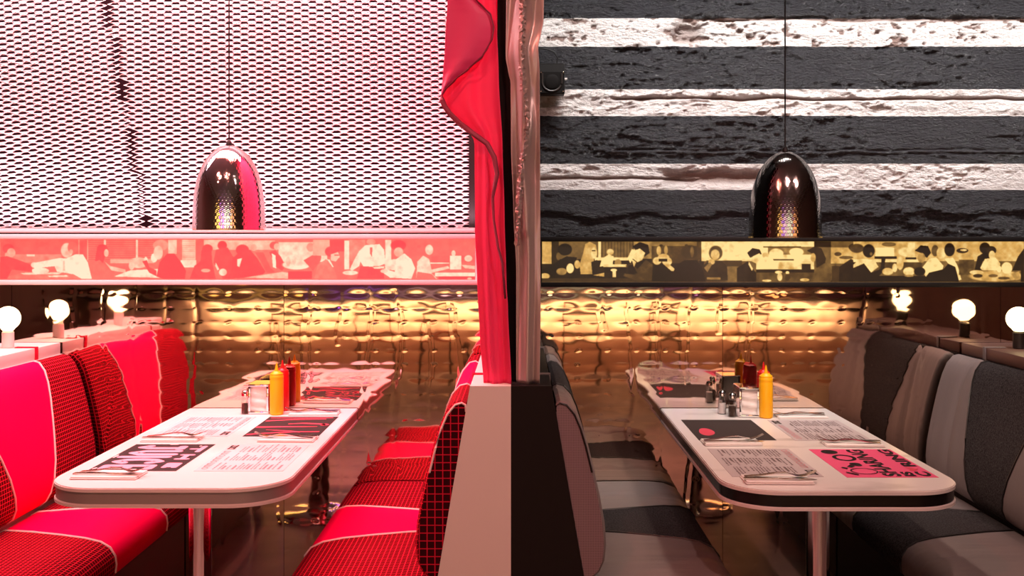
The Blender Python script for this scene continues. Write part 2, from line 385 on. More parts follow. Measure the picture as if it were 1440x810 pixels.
# ------------------------------------------------------------------ expanded metal screen above the left booth
def seam_x(z):                                   # slanted joint between the two sheets
    return at(148,0,4.5).x+(at(205,320,4.5).x-at(148,0,4.5).x)*(2.59-z)/(2.59-1.56)
def mesh_sheet(label,side,x0,x1,rot,y):
    px,pz=0.0688,0.0262; mb=MB(); ca,sa=math.cos(rot),math.sin(rot); cx,cz=-1.9,2.1; key={}
    def vert(u,v,dy):
        k=(round(u*4000),round(v*4000),round(dy*1e5))
        if k not in key:
            key[k]=len(mb.v); mb.v.append((cx+u*ca-v*sa,y+dy,cz+u*sa+v*ca))
        return key[k]
    for j in range(-110,130):
        for i in range(-40,40):
            u=i*px+(j%2)*px/2; v=j*pz/2; X=cx+u*ca-v*sa; Z=cz+u*sa+v*ca
            if not(1.545<Z<3.3 and x0<X<x1): continue
            s=seam_x(Z)
            if (side<0 and X>s-0.003) or (side>0 and X<s+0.014): continue
            l=vert(u-px/2,v,0);r=vert(u+px/2,v,0);t=vert(u,v+pz/2,0);b=vert(u,v-pz/2,0)
            il=vert(u-px*.355,v-pz*.13,0); ir=vert(u+px*.355,v-pz*.13,0)
            tl=vert(u-px*.16,v+pz*.27,.004); tr=vert(u+px*.16,v+pz*.27,.004)
            bl=vert(u-px*.16,v-pz*.205,-.004); br=vert(u+px*.16,v-pz*.205,-.004)
            mb.f+=[(l,il,tl,t),(t,tl,tr),(t,tr,ir,r),(r,ir,br,b),(b,br,bl),(b,bl,il,l)]
    o=mb.build('mesh_screen',mt['mesh'],smooth=False)
    so=o.modifiers.new('sheet','SOLIDIFY'); so.thickness=0.0014
    return tag(o,label,'screen',None)
mesh_sheet('narrow left sheet of white expanded metal with rows slanting up to the joint',-1,-3.68,-1.6,math.radians(4.0),4.486)
mesh_sheet('wide white expanded metal sheet behind the bright hammered pendant, right of the slanted joint',1,-2.2,-0.235,math.radians(0.6),4.506)
t=struct('trim_1',MB().box(-0.232,-0.205,4.47,4.52,1.535,3.4),mt['black_metal'])

# ------------------------------------------------------------------ backlit photo strips
def paint(w,h,bg,ox,oy,ops):
    sc=2; W,H=w*sc,h*sc; a=np.full((H,W),bg,float); yy,xx=np.mgrid[0:H,0:W]; yy=(yy+.5)/sc; xx=(xx+.5)/sc
    for x0,y0,items in ops:
        for op in items:
            k=op[0]; v=op[-1]
            cv=lambda q:((q[0]/6+x0-ox),(q[1]/6+y0-oy))
            if k=='r':
                p=cv(op[1:3]); q=cv(op[3:5]); mk=((xx>=p[0])&(xx<=q[0])&(yy>=p[1])&(yy<=q[1])).astype(float)
            elif k=='e':
                c=cv(op[1:3]); d=((xx-c[0])/(op[3]/6))**2+((yy-c[1])/(op[4]/6))**2; mk=np.clip((1.12-d)*3.5,0,1)
            else:
                P=[cv(q) for q in op[1]]; ins=np.zeros((H,W),bool); n=len(P)
                for i in range(n):
                    (xa,ya),(xb,yb)=P[i],P[(i+1)%n]
                    if ya==yb: continue
                    ins^=((ya>yy)!=(yb>yy))&(xx<(xb-xa)*(yy-ya)/(yb-ya)+xa)
                mk=ins.astype(float)
            a=a*(1-mk)+v*mk
    k=np.array([1,2,1.])/4
    for ax in (0,1):
        a=sum(np.roll(a,s,ax)*kk for s,kk in zip((-1,0,1),k)) if True else a
    gx=fbm(xx/7,yy/7,300,3)-0.5
    a=(a-.5)*1.18+.5
    return np.clip(a*(1+0.45*gx)+0.08*gx,0,1)
L1=[('r',0,60,660,200,.24),('r',120,190,520,260,.45),('r',0,200,120,260,.4),('r',660,66,1440,235,.2)]
L1+=[('r',745,78+k*18,1300,82+k*18,.62) for k in range(9)]
L1+=[('r',1145,62,1165,235,.8),('r',735,62,745,240,.55),('r',660,62,672,200,.5),('r',875,62,895,110,.75),('r',930,232,1300,268,.62),('r',225,188,295,206,.85),
('p',[(30,390),(180,352),(520,350),(640,368),(690,402),(20,402)],.38),('p',[(170,350),(530,345),(500,362),(200,366)],.8),('e',340,332,75,28,.9),('p',[(400,375),(560,370),(580,382),(420,388)],.85),
('e',70,140,50,42,.12),('e',95,175,36,40,.62),('e',58,195,18,22,.55),('p',[(0,210),(60,205),(140,232),(270,282),(270,342),(100,322),(60,402),(0,402)],.12),('e',290,282,30,25,.85),
('e',565,155,52,65,.72),('e',612,130,42,52,.3),('e',600,165,16,20,.6),('p',[(280,265),(500,222),(560,225),(640,188),(700,190),(740,260),(775,402),(690,402),(620,362),(480,340),(460,292),(290,312)],.97),('p',[(530,250),(545,240),(550,330),(530,330)],.75),
('p',[(820,120),(860,98),(900,112),(915,150),(890,200),(870,262),(800,246)],.1),('e',897,178,20,34,.75),('p',[(790,260),(840,238),(900,300),(960,360),(1100,385),(1090,402),(780,402)],.32),('p',[(880,250),(930,290),(1060,322),(1060,350),(940,330)],.72),
('p',[(960,382),(1100,328),(1330,316),(1390,380),(1380,395)],.92),('e',1170,262,80,48,.72),('e',1110,290,25,35,.8),('e',1230,250,18,40,.85),('e',1300,220,28,40,.9)]
L2=[('r',60,62,1040,260,.35),('r',100,62,170,185,.75),('r',215,62,330,245,.72),('r',330,62,402,262,.25),('r',400,62,600,150,.72),('r',205,240,335,302,.88)]
L2+=[('r',220,75+k*17,325,79+k*17,.5) for k in range(9)]
L2+=[('r',1030,85,1440,255,.8),('r',600,70,1000,150,.7),('e',35,110,65,48,.5),('e',15,175,40,62,.74),('p',[(0,382),(25,260),(90,182),(150,182),(210,262),(250,332),(240,402),(60,402)],.07),
('p',[(-120,250),(-80,240),(-60,300),(0,330),(0,380),(-60,350)],.1),
('e',430,140,45,38,.1),('p',[(380,150),(462,130),(470,250),(500,402),(280,402),(320,290),(370,250)],.1),('e',415,330,40,16,.6),
('e',555,112,40,40,.08),('p',[(500,150),(600,130),(640,200),(690,262),(650,402),(560,402),(520,330),(480,262)],.12),('e',560,345,34,32,.8),('p',[(500,260),(530,320),(515,330),(495,290)],.85),
('e',725,152,56,48,.08),('p',[(640,222),(700,170),(790,150),(850,222),(920,342),(900,362),(740,392),(600,402),(640,300)],.08),('p',[(680,232),(722,222),(700,300),(680,290)],.92),
('e',820,130,26,30,.6),('p',[(830,172),(900,170),(960,300),(1000,342),(930,350),(880,252)],.18),('e',990,112,36,34,.2),('e',1014,122,24,30,.72),('p',[(950,170),(1000,150),(1050,212),(1090,292),(1060,332),(1010,300)],.1),('p',[(972,180),(1005,200),(1010,312),(982,300)],.92),
('e',1180,280,120,42,.88),('e',1110,250,20,40,.7),('e',1160,240,16,40,.75),('p',[(740,392),(1060,342),(1120,350),(1145,402)],.72),('r',1110,337,1310,402,.06),('e',1300,128,34,38,.5),('p',[(1240,242),(1340,182),(1400,132),(1385,242),(1320,332)],.2)]
L3=[('r',0,62,140,200,.6),('r',140,62,265,165,.12),('r',310,62,440,250,.45),('r',610,62,660,262,.88),('r',760,62,1380,200,.28),('r',1000,200,1380,262,.22),('r',265,68,305,322,.88),
('e',160,165,60,48,.1),('p',[(150,190),(212,168),(226,214),(190,252),(150,242)],.74),('r',180,192,220,200,.15),('p',[(10,402),(40,282),(110,230),(170,292),(205,402)],.38),('p',[(118,232),(140,235),(175,300),(165,300)],.95),
('e',490,82,40,26,.5),('p',[(440,110),(560,100),(600,150),(612,270),(560,290),(510,292),(480,322),(430,302),(400,252),(390,292),(330,332),(310,320),(350,232),(390,160)],.92),('p',[(480,128),(502,128),(497,212),(480,182)],.25),('p',[(400,292),(600,302),(600,402),(370,402)],.1),('e',315,350,66,20,.85),('p',[(500,300),(600,292),(600,312),(520,316)],.85),
('e',720,112,66,48,.08),('e',722,170,40,42,.66),('p',[(700,232),(770,180),(830,232),(862,312),(830,402),(650,392),(590,350),(600,312),(690,342)],.94),('p',[(600,240),(700,230),(700,330),(610,320)],.85),('e',600,335,32,18,.7),
('e',940,125,48,40,.25),('e',893,122,16,15,.2),('e',980,150,34,45,.78),('p',[(880,252),(930,200),(980,230),(1000,322),(1140,290),(1152,312),(1000,352),(1050,402),(870,402)],.78),('p',[(870,402),(880,340),(1000,360),(1040,402)],.3),
('r',1030,347,1380,380,.9),('r',1060,382,1380,405,.06),('r',1155,200,1250,322,.9),('e',1185,180,18,26,.85),('r',990,260,1150,270,.95),('e',1310,225,34,28,.8),('p',[(1250,280),(1380,290),(1380,320),(1280,310)],.75),('e',1320,400,20,10,.7)]
R1=[('r',60,40,1440,402,.1),('r',75,50,155,245,.72),('r',160,50,215,250,.14),('r',215,50,560,205,.42),('r',575,52,840,195,.42)]
R1+=[('r',580+k*26,52,586+k*26,195,.28) for k in range(10)]
R1+=[('r',550,52,572,200,.97),('r',520,190,800,215,.9),('r',845,52,1000,200,.55),('r',1000,90,1400,240,.3),('r',1000,52,1400,90,.5),('r',1395,52,1440,215,.9),('r',1405,52,1420,215,.2),
('e',268,120,60,52,.03),('e',214,180,20,34,.4),('p',[(75,300),(180,242),(280,180),(370,190),(340,282),(200,312),(80,342)],.05),
('p',[(440,70),(480,52),(530,80),(540,140),(510,190),(520,262),(500,335),(400,335),(390,250),(422,150)],.72),('e',514,150,26,50,.85),('r',495,125,525,135,.15),('p',[(490,230),(540,210),(560,330),(500,335)],.1),
('e',312,285,32,44,.97),('e',372,250,25,38,.75),('e',240,312,45,32,.55),('e',100,352,42,26,.75),('r',75,372,1000,400,.22),
('e',650,142,30,28,.8),('p',[(580,200),(640,160),(680,182),(670,250),(560,272)],.97),('e',715,235,30,30,.55),('r',590,250,790,272,.88),('r',600,280,780,322,.06),('e',680,300,28,13,.97),('r',668,308,698,362,.9),('p',[(500,345),(600,322),(600,358)],.75),
('p',[(840,92),(900,55),(970,80),(982,150),(940,182),(905,120),(860,120)],.03),('p',[(850,132),(900,110),(946,150),(920,212),(880,232),(840,200)],.9),('p',[(795,195),(832,118),(860,120),(850,180),(820,242)],.9),('p',[(780,262),(830,240),(880,292),(950,210),(1010,252),(1000,390),(870,392),(760,352),(770,330),(870,342)],.3),('p',[(800,260),(840,250),(880,330),(800,330)],.06),('p',[(830,200),(870,230),(850,275)],.85),
('e',1085,132,78,48,.32),('e',1060,130,20,40,.7),('e',1120,125,16,40,.65),('e',1080,85,15,10,.2),('e',1100,190,50,33,.8),('e',1045,220,36,34,.85),('e',1130,225,42,38,.85),('r',1060,200,1130,225,.1),('p',[(1140,240),(1195,290),(1180,320),(1110,260)],.75),('p',[(1000,402),(1020,252),(1060,262),(1120,300),(1190,312),(1190,402)],.05),
('e',1320,142,74,60,.22),('e',1340,140,16,50,.42),('e',1292,85,14,12,.25),('p',[(1170,402),(1200,262),(1280,212),(1380,212),(1440,300),(1440,402)],.05)]
R2=[('r',0,52,40,212,.3),('r',40,52,990,222,.95),('r',600,95,990,165,.5),('e',670,152,60,40,1.0),('e',840,142,60,36,.98),('r',640,205,820,216,.25),('r',560,92,880,102,.25),('r',990,52,1130,100,.1),
('p',[(0,282),(50,292),(80,402),(0,402)],.06),('r',230,215,380,266,.25),('r',255,266,345,402,.45),('r',80,215,240,402,.3),
('e',160,150,58,64,.3),('e',155,165,38,46,.8),('p',[(40,272),(100,222),(210,222),(255,262),(262,390),(80,390)],.14),('e',125,228,28,25,.75),('p',[(60,280),(110,230),(130,250),(90,320)],.5),('r',85,362,200,385,.55),
('p',[(425,150),(470,108),(530,120),(548,160),(500,172),(450,192)],.04),('p',[(470,180),(530,150),(546,200),(500,242),(460,222)],.85),('p',[(340,282),(430,222),(480,300),(540,362),(620,402),(340,402)],.09),('p',[(440,225),(475,290),(465,310),(435,250)],.9),
('e',580,170,30,25,.75),('p',[(520,222),(580,182),(640,200),(690,292),(500,292)],1.0),('r',500,222,990,296,.88),('p',[(520,222),(580,182),(640,200),(690,292),(500,292)],1.0),('r',690,230,820,290,.78),('r',500,295,990,322,.1),('r',500,322,990,402,.33),('r',885,245,960,296,.12),
('e',690,318,32,14,.95),('e',700,360,22,36,.85),('e',765,322,16,14,.9),('e',765,362,22,30,.25),('e',590,392,40,10,.85),('e',910,385,40,14,.8),
('p',[(930,130),(990,95),(1050,108),(1090,200),(1080,242),(1010,282),(1000,172)],.14),('e',982,190,22,40,.7),('p',[(960,402),(1010,282),(1090,232),(1140,300),(1130,402)],.36),
('r',1130,102,1440,242,.7),('e',1190,160,30,18,.3),('e',1260,190,60,14,.35),('e',1340,100,60,36,.18),('p',[(1200,272),(1300,202),(1400,262),(1440,402),(1130,402)],.1),('r',1140,265,1200,402,.25),('r',1300,265,1440,402,.08),('p',[(1325,260),(1370,195),(1390,215),(1350,285)],.98),('e',1425,130,24,60,.06)]
R3=[('r',0,52,1440,222,.72),('e',30,110,60,40,.3),('e',300,75,60,20,.4),('e',440,140,60,40,.85),('r',460,60,520,200,.85),('e',690,130,30,50,.35),('r',185,105,345,180,1.0),('r',180,180,365,202,.1),('r',440,190,530,210,.1),('r',0,206,560,230,.93),('r',220,230,580,300,.3),('r',0,350,890,402,.06),
('e',130,132,50,58,.05),('e',150,158,12,16,.5),('p',[(0,252),(60,200),(180,210),(212,272),(150,322),(0,302)],.9),('p',[(0,282),(90,242),(150,322),(230,292),(240,190),(270,200),(262,300),(200,372),(0,402)],.09),
('e',290,312,48,32,.8),('e',350,280,22,38,.85),('e',395,240,30,60,.8),('e',470,312,50,38,.9),('e',470,350,40,10,.6),
('p',[(520,130),(570,84),(630,90),(655,150),(620,192),(570,150)],.05),('e',575,192,34,44,.6),('p',[(570,292),(640,202),(700,190),(760,262),(740,342),(620,372)],.97),('e',560,312,48,38,.06),('p',[(580,402),(640,322),(760,292),(800,246),(860,272),(892,402)],.05),
('e',740,150,38,50,.85),('e',812,122,44,58,.07),('p',[(770,202),(840,190),(880,262),(912,382),(890,392),(860,272),(800,242)],.94),('e',920,130,50,22,.15),('e',930,125,30,10,.8),('r',890,210,1020,342,.33),
('e',1110,108,45,50,.1),('p',[(1020,312),(1050,180),(1130,130),(1200,140),(1160,232),(1090,222),(1070,312)],.1),('e',1162,128,44,38,.12),('e',1170,170,28,40,.85),('p',[(1070,282),(1110,202),(1200,190),(1240,242),(1230,302),(1090,302)],.92),
('e',1200,352,230,48,.72),('e',1040,320,60,20,.85),('e',1050,350,40,16,.2),('e',1230,290,20,30,1.0),('e',1295,280,46,50,.95),('e',1180,350,40,14,.4),('e',1270,370,50,12,.35),('p',[(1340,302),(1390,182),(1440,112),(1440,302)],.1),('p',[(1330,330),(1400,310),(1410,380),(1370,390)],.6),('r',1412,302,1440,402,.1)]
def lightbox(label,x0,x1,z0,z1,px0,pxw,py0,pyh,ops,bg,ramp,es,fmat,yf=4.375):
    o=thing('lightbox',label,'lightbox',((x0+x1)/2,yf,z0))
    fr=0.021
    MB().box(x0,x1,yf,4.43,z1-fr,z1,0.002).build('top_rail',fmat,o); MB().box(x0,x1,yf,4.43,z0,z0+fr,0.002).build('bottom_rail',fmat,o)
    MB().box(x0,x0+0.012,yf+.001,4.43,z0+fr,z1-fr).build('end_rail',fmat,o); MB().box(x1-0.012,x1,yf+.001,4.43,z0+fr,z1-fr).build('end_rail',fmat,o)
    img=paint(pxw,pyh,bg,px0,py0,ops)
    rs=np.array([lin(c) for c in ramp[1]]); idx=ramp[0]
    col=np.stack([np.interp(img,idx,rs[:,k]) for k in range(3)],2)
    H,W=img.shape; xa=(px0-732)*(yf+.012)/1400; xb=(px0+pxw-732)*(yf+.012)/1400
    xs=np.linspace(xa,xb,W); zs=np.linspace(z1-fr,z0+fr,H); X,Z=np.meshgrid(xs,zs)
    m=M('backlit_photo_print',(0.02,0.015,0.012),0.35); ca=N(m,'ShaderNodeVertexColor'); ca.layer_name='Col'
    L(m,ca.outputs['Color'],bsdf(m).inputs['Emission Color']); bsdf(m).inputs['Emission Strength'].default_value=es
    p=height_mesh('photo_print',X-o.location.x,Z-o.location.z,X*0+0.012,m,o,col)
    MB().box(x0+.012,x1-.012,yf+.014,4.43,z0+fr,z1-fr).build('case',fmat,o)
    return o
lightbox('pink-framed backlit strip of a diner scene in coral and cream tones',-3.68,-0.18,1.308,1.531,-445,1113,334,60,[(-460,325,L3),(-240,325,L2),(0,325,L1),(220,325,L2),(440,325,L3)],.3,
    ((0,.35,.7,1),((255,70,78),(255,120,105),(255,178,150),(255,232,200))),1.0,mt['pink_frame'])
lightbox('black-framed backlit strip of a diner scene in sepia and gold tones',0.075,3.68,1.298,1.520,762,1145,338,60,[(1440,330,R1),(1670,330,R2),(750,330,R1),(980,330,R2),(1200,330,R3)],.4,
    ((0,.25,.5,.75,1),((14,9,3),(70,48,20),(140,104,52),(219,167,86),(255,224,148))),1.0,mt['black_metal'])
# lighting channel that stands on the left strip and washes the metal mesh
o=thing('light_channel','slim glossy pink-lit light channel along the foot of the metal mesh','light fitting',(-1.9,4.40,1.5312))
MB().box(-3.68,-0.205,4.385,4.47,1.5312,1.5365).build('base',mt['black_metal'],o)
MB().box(-3.68,-0.205,4.392,4.40,1.5365,1.552,0.002).build('lip',mt['pink_frame'],o)
MB().box(-3.68,-0.205,4.46,4.47,1.5365,1.560).build('rear_lip',mt['pink_frame'],o)

# ------------------------------------------------------------------ booth benches
Y0,Y1=3.112,4.424
PROF_B=[(0.975,0.0),(0.996,0.006),(1.003,.020),(.997,.042),(.965,.064),(.92,.076),(.86,.084),(.78,.090),(.70,.094),(.62,.095),(.55,.088),(.50,.074),(.465,.052),(.445,.024),(.44,0.0)]
PROF_S=[(.105,.385),(.112,.418),(.135,.430),(.25,.434),(.38,.435),(.48,.434),(.545,.428),(.585,.412),(.606,.385),(.610,.355),(.606,.325),(.59,.308)]
def bench(label,X,s,outer,scheme):
    # X: edge of the ledge above the seat; s=+1 seat lies towards +x
    o=thing('booth_bench',label,'bench',(X,(Y0+Y1)/2,0))
    bl=lambda z:(1.05-z)*0.169
    back=-0.255 if outer else -(0.127 if s>0 else 0.128)
    pan,secm,bandm,pipm,capm,strap=scheme
    xw=lambda u:X+s*u
    # frame with slanted front, its end panel, ledge
    poly=[(xw(back),0.0),(xw(bl(0)),0.0),(xw(bl(1.0)),1.0),(xw(back),1.0)]
    MB().prism(poly,'y',Y0+.022,Y1).build('back_frame',pan,o,smooth=False)
    poly=[(xw(back),0.0),(xw(bl(0)),0.0),(xw(0),1.05),(xw(back),1.05)]
    MB().prism(poly,'y',Y0,Y0+.0215).build('end_panel',pan,o,smooth=False)
    MB().box(min(xw(back),xw(0)),max(xw(back),xw(0)),Y0+.022,Y1,1.0005,1.05,0.003).build('ledge',pan if not(outer and s<0) else mt['brown_panel'],o)
    MB().box(min(xw(.19),xw(.55)),max(xw(.19),xw(.55)),Y0+.01,Y1,0.0,0.308).build('plinth',mt['brown_panel'] if pan is mt['white_panel'] else mt['black_panel'],o,smooth=False)
    # cushions
    def cushion(name,pts,lo,hi,endsoft,flip,cap):
        n=len(pts); arc=[0]
        for k in range(1,n): arc.append(arc[-1]+math.dist(pts[k],pts[k-1]))
        cu=sum(p[0] for p in pts)/n; cz=sum(p[1] for p in pts)/n
        def at_y(k,y):
            e=1-endsoft*max(0,1-(Y1-y)/0.035)**2.2-.10*max(0,1-(y-Y0-.003)/0.014)**2
            gv=(0.0 if pan is mt['white_panel'] else .009*math.exp(-((y-4.19)/.022)**2)+.009*math.exp(-((y-3.40)/.022)**2))
            q=pts[k]; ed=min(k,n-1-k)/3; gv*=min(1,ed)
            if name=='seat_cushion': pk=(q[0]-(gv if q[0]>.56 else 0),q[1]-(gv if q[0]<=.58 else gv*.4))
            else: pk=(q[0]-gv,q[1])
            return (xw(cu+(pk[0]-cu)*e if name=='seat_cushion' else bl(pk[1])+(pk[0]-bl(pk[1]))*e),y,cz+(pk[1]-cz)*(1-(1-e)*.25))
        root=None
        for part,(ya,yb),mat in (('near',(lambda k:Y0+.003,lo),secm),('far',(hi,lambda k:Y1),secm),('band',(lo,hi),bandm)):
            rows=[];uv=[]; NS=26
            for k in range(n):
                a,b=ya(k),yb(k)
                ys=[a+(b-a)*(0.5-0.5*math.cos(PI*q/NS)) for q in range(NS+1)]
                rows.append([at_y(k,y) for y in ys]); uv.append([(y,arc[k]) for y in ys])
            mb=MB().grid(rows,uv)
            nm={'near':name,'far':'rear_section','band':'centre_band'}[part]
            if part=='near': root=mb.build(nm,mat,o)
            else: mb.build(nm,mat,root)
        for f in (lo,hi):
            MB().tube([Vector(at_y(k,f(k)))+Vector((s*.001,0,.001)) for k in range(1,n-1)],0.0042,6).build('piping',pipm,root)
        for yy,m_ in ((Y0+.003,cap),(Y1,secm)):
            P=[at_y(k,yy) for k in range(n)]; mb=MB()
            mb.add(P,[tuple(range(n))],[(p[0],p[2]) for p in P]); mb.build('end_cap',m_,root,smooth=False)
        # piping round the near end
        MB().tube([Vector(at_y(k,Y0+.003)) for k in range(0,(8 if name=='back_cushion' else n))],0.0035,6).build('end_piping',pipm,root)
    z=[p[0] for p in PROF_B]; pb=[(bl(p[0])+p[1],p[0]) for p in PROF_B]
    fr=lambda k:(z[k]-.44)/.56
    cushion('back_cushion',pb,lambda k:3.715-.24*fr(k)**1.3,lambda k:3.965+.155*fr(k)**1.0,0.55,s<0,capm)
    us=[p[0] for p in PROF_S]; fs=lambda k:min(1,max(0,(us[k]-.105)/.5))
    cushion('seat_cushion',PROF_S,lambda k:3.69-.16*fs(k)**1.15,lambda k:3.93+.11*fs(k)**1.15,0.10,s<0,secm)
    for ys in (3.38,4.2):
        mb=MB(); mb.box(min(xw(-.085),xw(.003)),max(xw(-.085),xw(.003)),ys-.0125,ys+.0125,1.0502,1.0545,.001)
        mb.box(min(xw(-.0),xw(.0045)),max(xw(-.0),xw(.0045)),ys-.0125,ys+.0125,.985,1.0545,.001)
        mb.build('strap',strap,o)
    return o
red=(mt['white_panel'],mt['plaid'],mt['pink_vinyl'],mt['pale_piping'],mt['plaid_cap'],mt['plaid_cap'])
gry=(mt['black_panel'],mt['grey_vinyl'],mt['felt'],mt['black_piping'],mt['perf'],mt['grey_vinyl'])
bench('red plaid and hot pink bench against the white ledge with lit globes',-2.044,1,True,red)
bench('red plaid and pink bench with a white end panel, under the pink curtain',-0.158,-1,False,red)
bench('light grey bench with a black end panel, under the bronze curtain',0.097,1,False,gry)
bench('light grey and dark felt bench backing on the brown ledge with lit globes',1.959,-1,True,gry)

# ------------------------------------------------------------------ tables
TZ=0.757
def rrect(x0,x1,y0,y1,r,n=12):                # rounded at the near end only
    p=[(x0,y1),(x0,y0+r)]
    p+=[(x0+r-r*math.cos(PI/2*k/n),y0+r-r*math.sin(PI/2*k/n)) for k in range(1,n+1)]
    p+=[(x1-r+r*math.sin(PI/2*k/n),y0+r-r*math.cos(PI/2*k/n)) for k in range(0,n+1)]
    return p+[(x1,y1)]
def slab(poly,z0,z1,bev):
    bm=bmesh.new(); vs=[bm.verts.new((p[0],p[1],z0)) for p in poly]; f=bm.faces.new(vs)
    r=bmesh.ops.extrude_face_region(bm,geom=[f]); bmesh.ops.translate(bm,verts=[g for g in r['geom'] if isinstance(g,bmesh.types.BMVert)],vec=(0,0,z1-z0))
    es=[e for e in bm.edges if abs(e.verts[0].co.z-e.verts[1].co.z)<1e-6 and e.verts[0].co.z>min(z0,z1)+1e-4]
    if bev: bmesh.ops.bevel(bm,geom=es,offset=bev,segments=2,affect='EDGES')
    return MB().bm(bm)
def table(label,x0,x1,y0,legy,legx,top,band,lip):
    o=thing('dining_table',label,'table',(legx,legy,0))
    y1=YM-.004
    slab(rrect(x0,x1,y0,y1,.17),TZ-.013,TZ,.003).build('tabletop',top,o)
    slab(rrect(x0+.004,x1-.004,y0+.004,y1,.167),TZ-.049,TZ-.013,0).build('edge_band',band,o)
    slab(rrect(x0,x1,y0,y1,.17),TZ-.060,TZ-.049,.002).build('lower_lip',lip,o)
    MB().lathe(legx,legy,[(.040,.03),(.038,.06),(.038,.66),(.040,.69)],28).build('column',mt['chrome'],o)
    MB().lathe(legx,legy,[(.215,0.0),(.215,.008),(.20,.016),(.12,.026),(.05,.034),(.041,.05)],40).build('base',mt['chrome'],o)
    MB().box(legx-.14,legx+.14,legy-.2,legy+.2,.69,TZ-.060,.004).build('mount_plate',mt['black_metal'],o)
    return o
table('white-topped table with a grey edge band between the red benches',-1.470,-0.722,3.005,3.42,-1.10,mt['white_lam'],mt['grey_band'],mt['lip'])
table('white marble-topped table with a black edge band between the grey benches',0.622,1.358,2.972,3.28,0.98,mt['marble'],mt['black_band'],mt['white_lam'])

# ------------------------------------------------------------------ placemats and menus
_fontcache={}
def text2d(s,fat=0.0):
    cu=bpy.data.curves.new('lettering','FONT'); cu.body=s; cu.offset=fat; cu.resolution_u=4
    ob=bpy.data.objects.new('lettering',cu); C.objects.link(ob)
    dg=bpy.context.evaluated_depsgraph_get(); me=bpy.data.meshes.new_from_object(ob.evaluated_get(dg))
    v=[(q.co.x,q.co.y) for q in me.vertices]; f=[tuple(p.vertices) for p in me.polygons]
    bpy.data.objects.remove(ob); bpy.data.curves.remove(cu); bpy.data.meshes.remove(me)
    x0=min(p[0] for p in v); x1=max(p[0] for p in v); y0=min(p[1] for p in v); y1=max(p[1] for p in v)
    return [((p[0]-x0)/(x1-x0),(p[1]-y0)/(y1-y0)) for p in v],f
class Mat:
    """a sheet of paper on a table; a runs to the reader's right, b away from the reader (0..1 each)"""
    def __init__(s,label,cat,cx,cy,side,mat,name='placemat',W=.42,H=.29,rz=0):
        s.side=side; s.W=W; s.H=H
        s.o=thing(name,label,cat,(cx,cy,TZ+.0003),(-PI/2 if side<0 else PI/2)+rz)
        MB().box(-W/2,W/2,-H/2,H/2,0,.0007).build('sheet',mat,s.o,smooth=False,local=True)
        s.k=0
    def p(s,a,b,z=.0011): return ((a-.5)*s.W,(b-.5)*s.H,z)
    def shapes(s,polys,mat,name='print'):
        mb=MB(); s.k+=1
        for P in polys: mb.add([s.p(a,b,.0008+.0002*s.k) for a,b in P],[tuple(range(len(P)))])
        o=mb.build(name,mat,s.o,smooth=False,local=True)
        if name in ('printed_lines','printed_headings','outlined_title','badge','ornaments'): o['kind']='stuff'
        return o
    def text(s,t,a0,b0,a1,b1,mat,fat=0.0,warp=None):
        v,f=text2d(t,fat); s.k+=1
        q=[]
        for x,y in v:
            a=a0+(a1-a0)*x; b=b0+(b1-b0)*y
            if warp: a,b=warp(a,b)
            q.append(s.p(a,b,.0008+.0002*s.k))
        return MB().add(q,f).build('lettering',mat,s.o,smooth=False,local=True)
def ring(ca,cb,ra,rb,t,n=24):
    return [[(ca+ra*math.cos(2*PI*k/n),cb+rb*math.sin(2*PI*k/n)),(ca+ra*math.cos(2*PI*(k+1)/n),cb+rb*math.sin(2*PI*(k+1)/n)),
             (ca+(ra-t)*math.cos(2*PI*(k+1)/n),cb+(rb-t*1.4)*math.sin(2*PI*(k+1)/n)),(ca+(ra-t)*math.cos(2*PI*k/n),cb+(rb-t*1.4)*math.sin(2*PI*k/n))] for k in range(n)]
def disc(ca,cb,ra,rb,n=24): return [(ca+ra*math.cos(2*PI*k/n),cb+rb*math.sin(2*PI*k/n)) for k in range(n)]
def blobby(ca,cb,ra,rb,seed,n=28,amp=.18):
    r=random.Random(seed); ph=[r.random()*6 for _ in range(3)]
    return [(ca+ra*math.cos(t)*(1+amp*math.sin(2*t+ph[0])+amp*.5*math.sin(3*t+ph[1])),cb+rb*math.sin(t)*(1+amp*math.sin(2*t+ph[0])+amp*.5*math.sin(3*t+ph[2]))) for t in [2*PI*k/n for k in range(n)]]
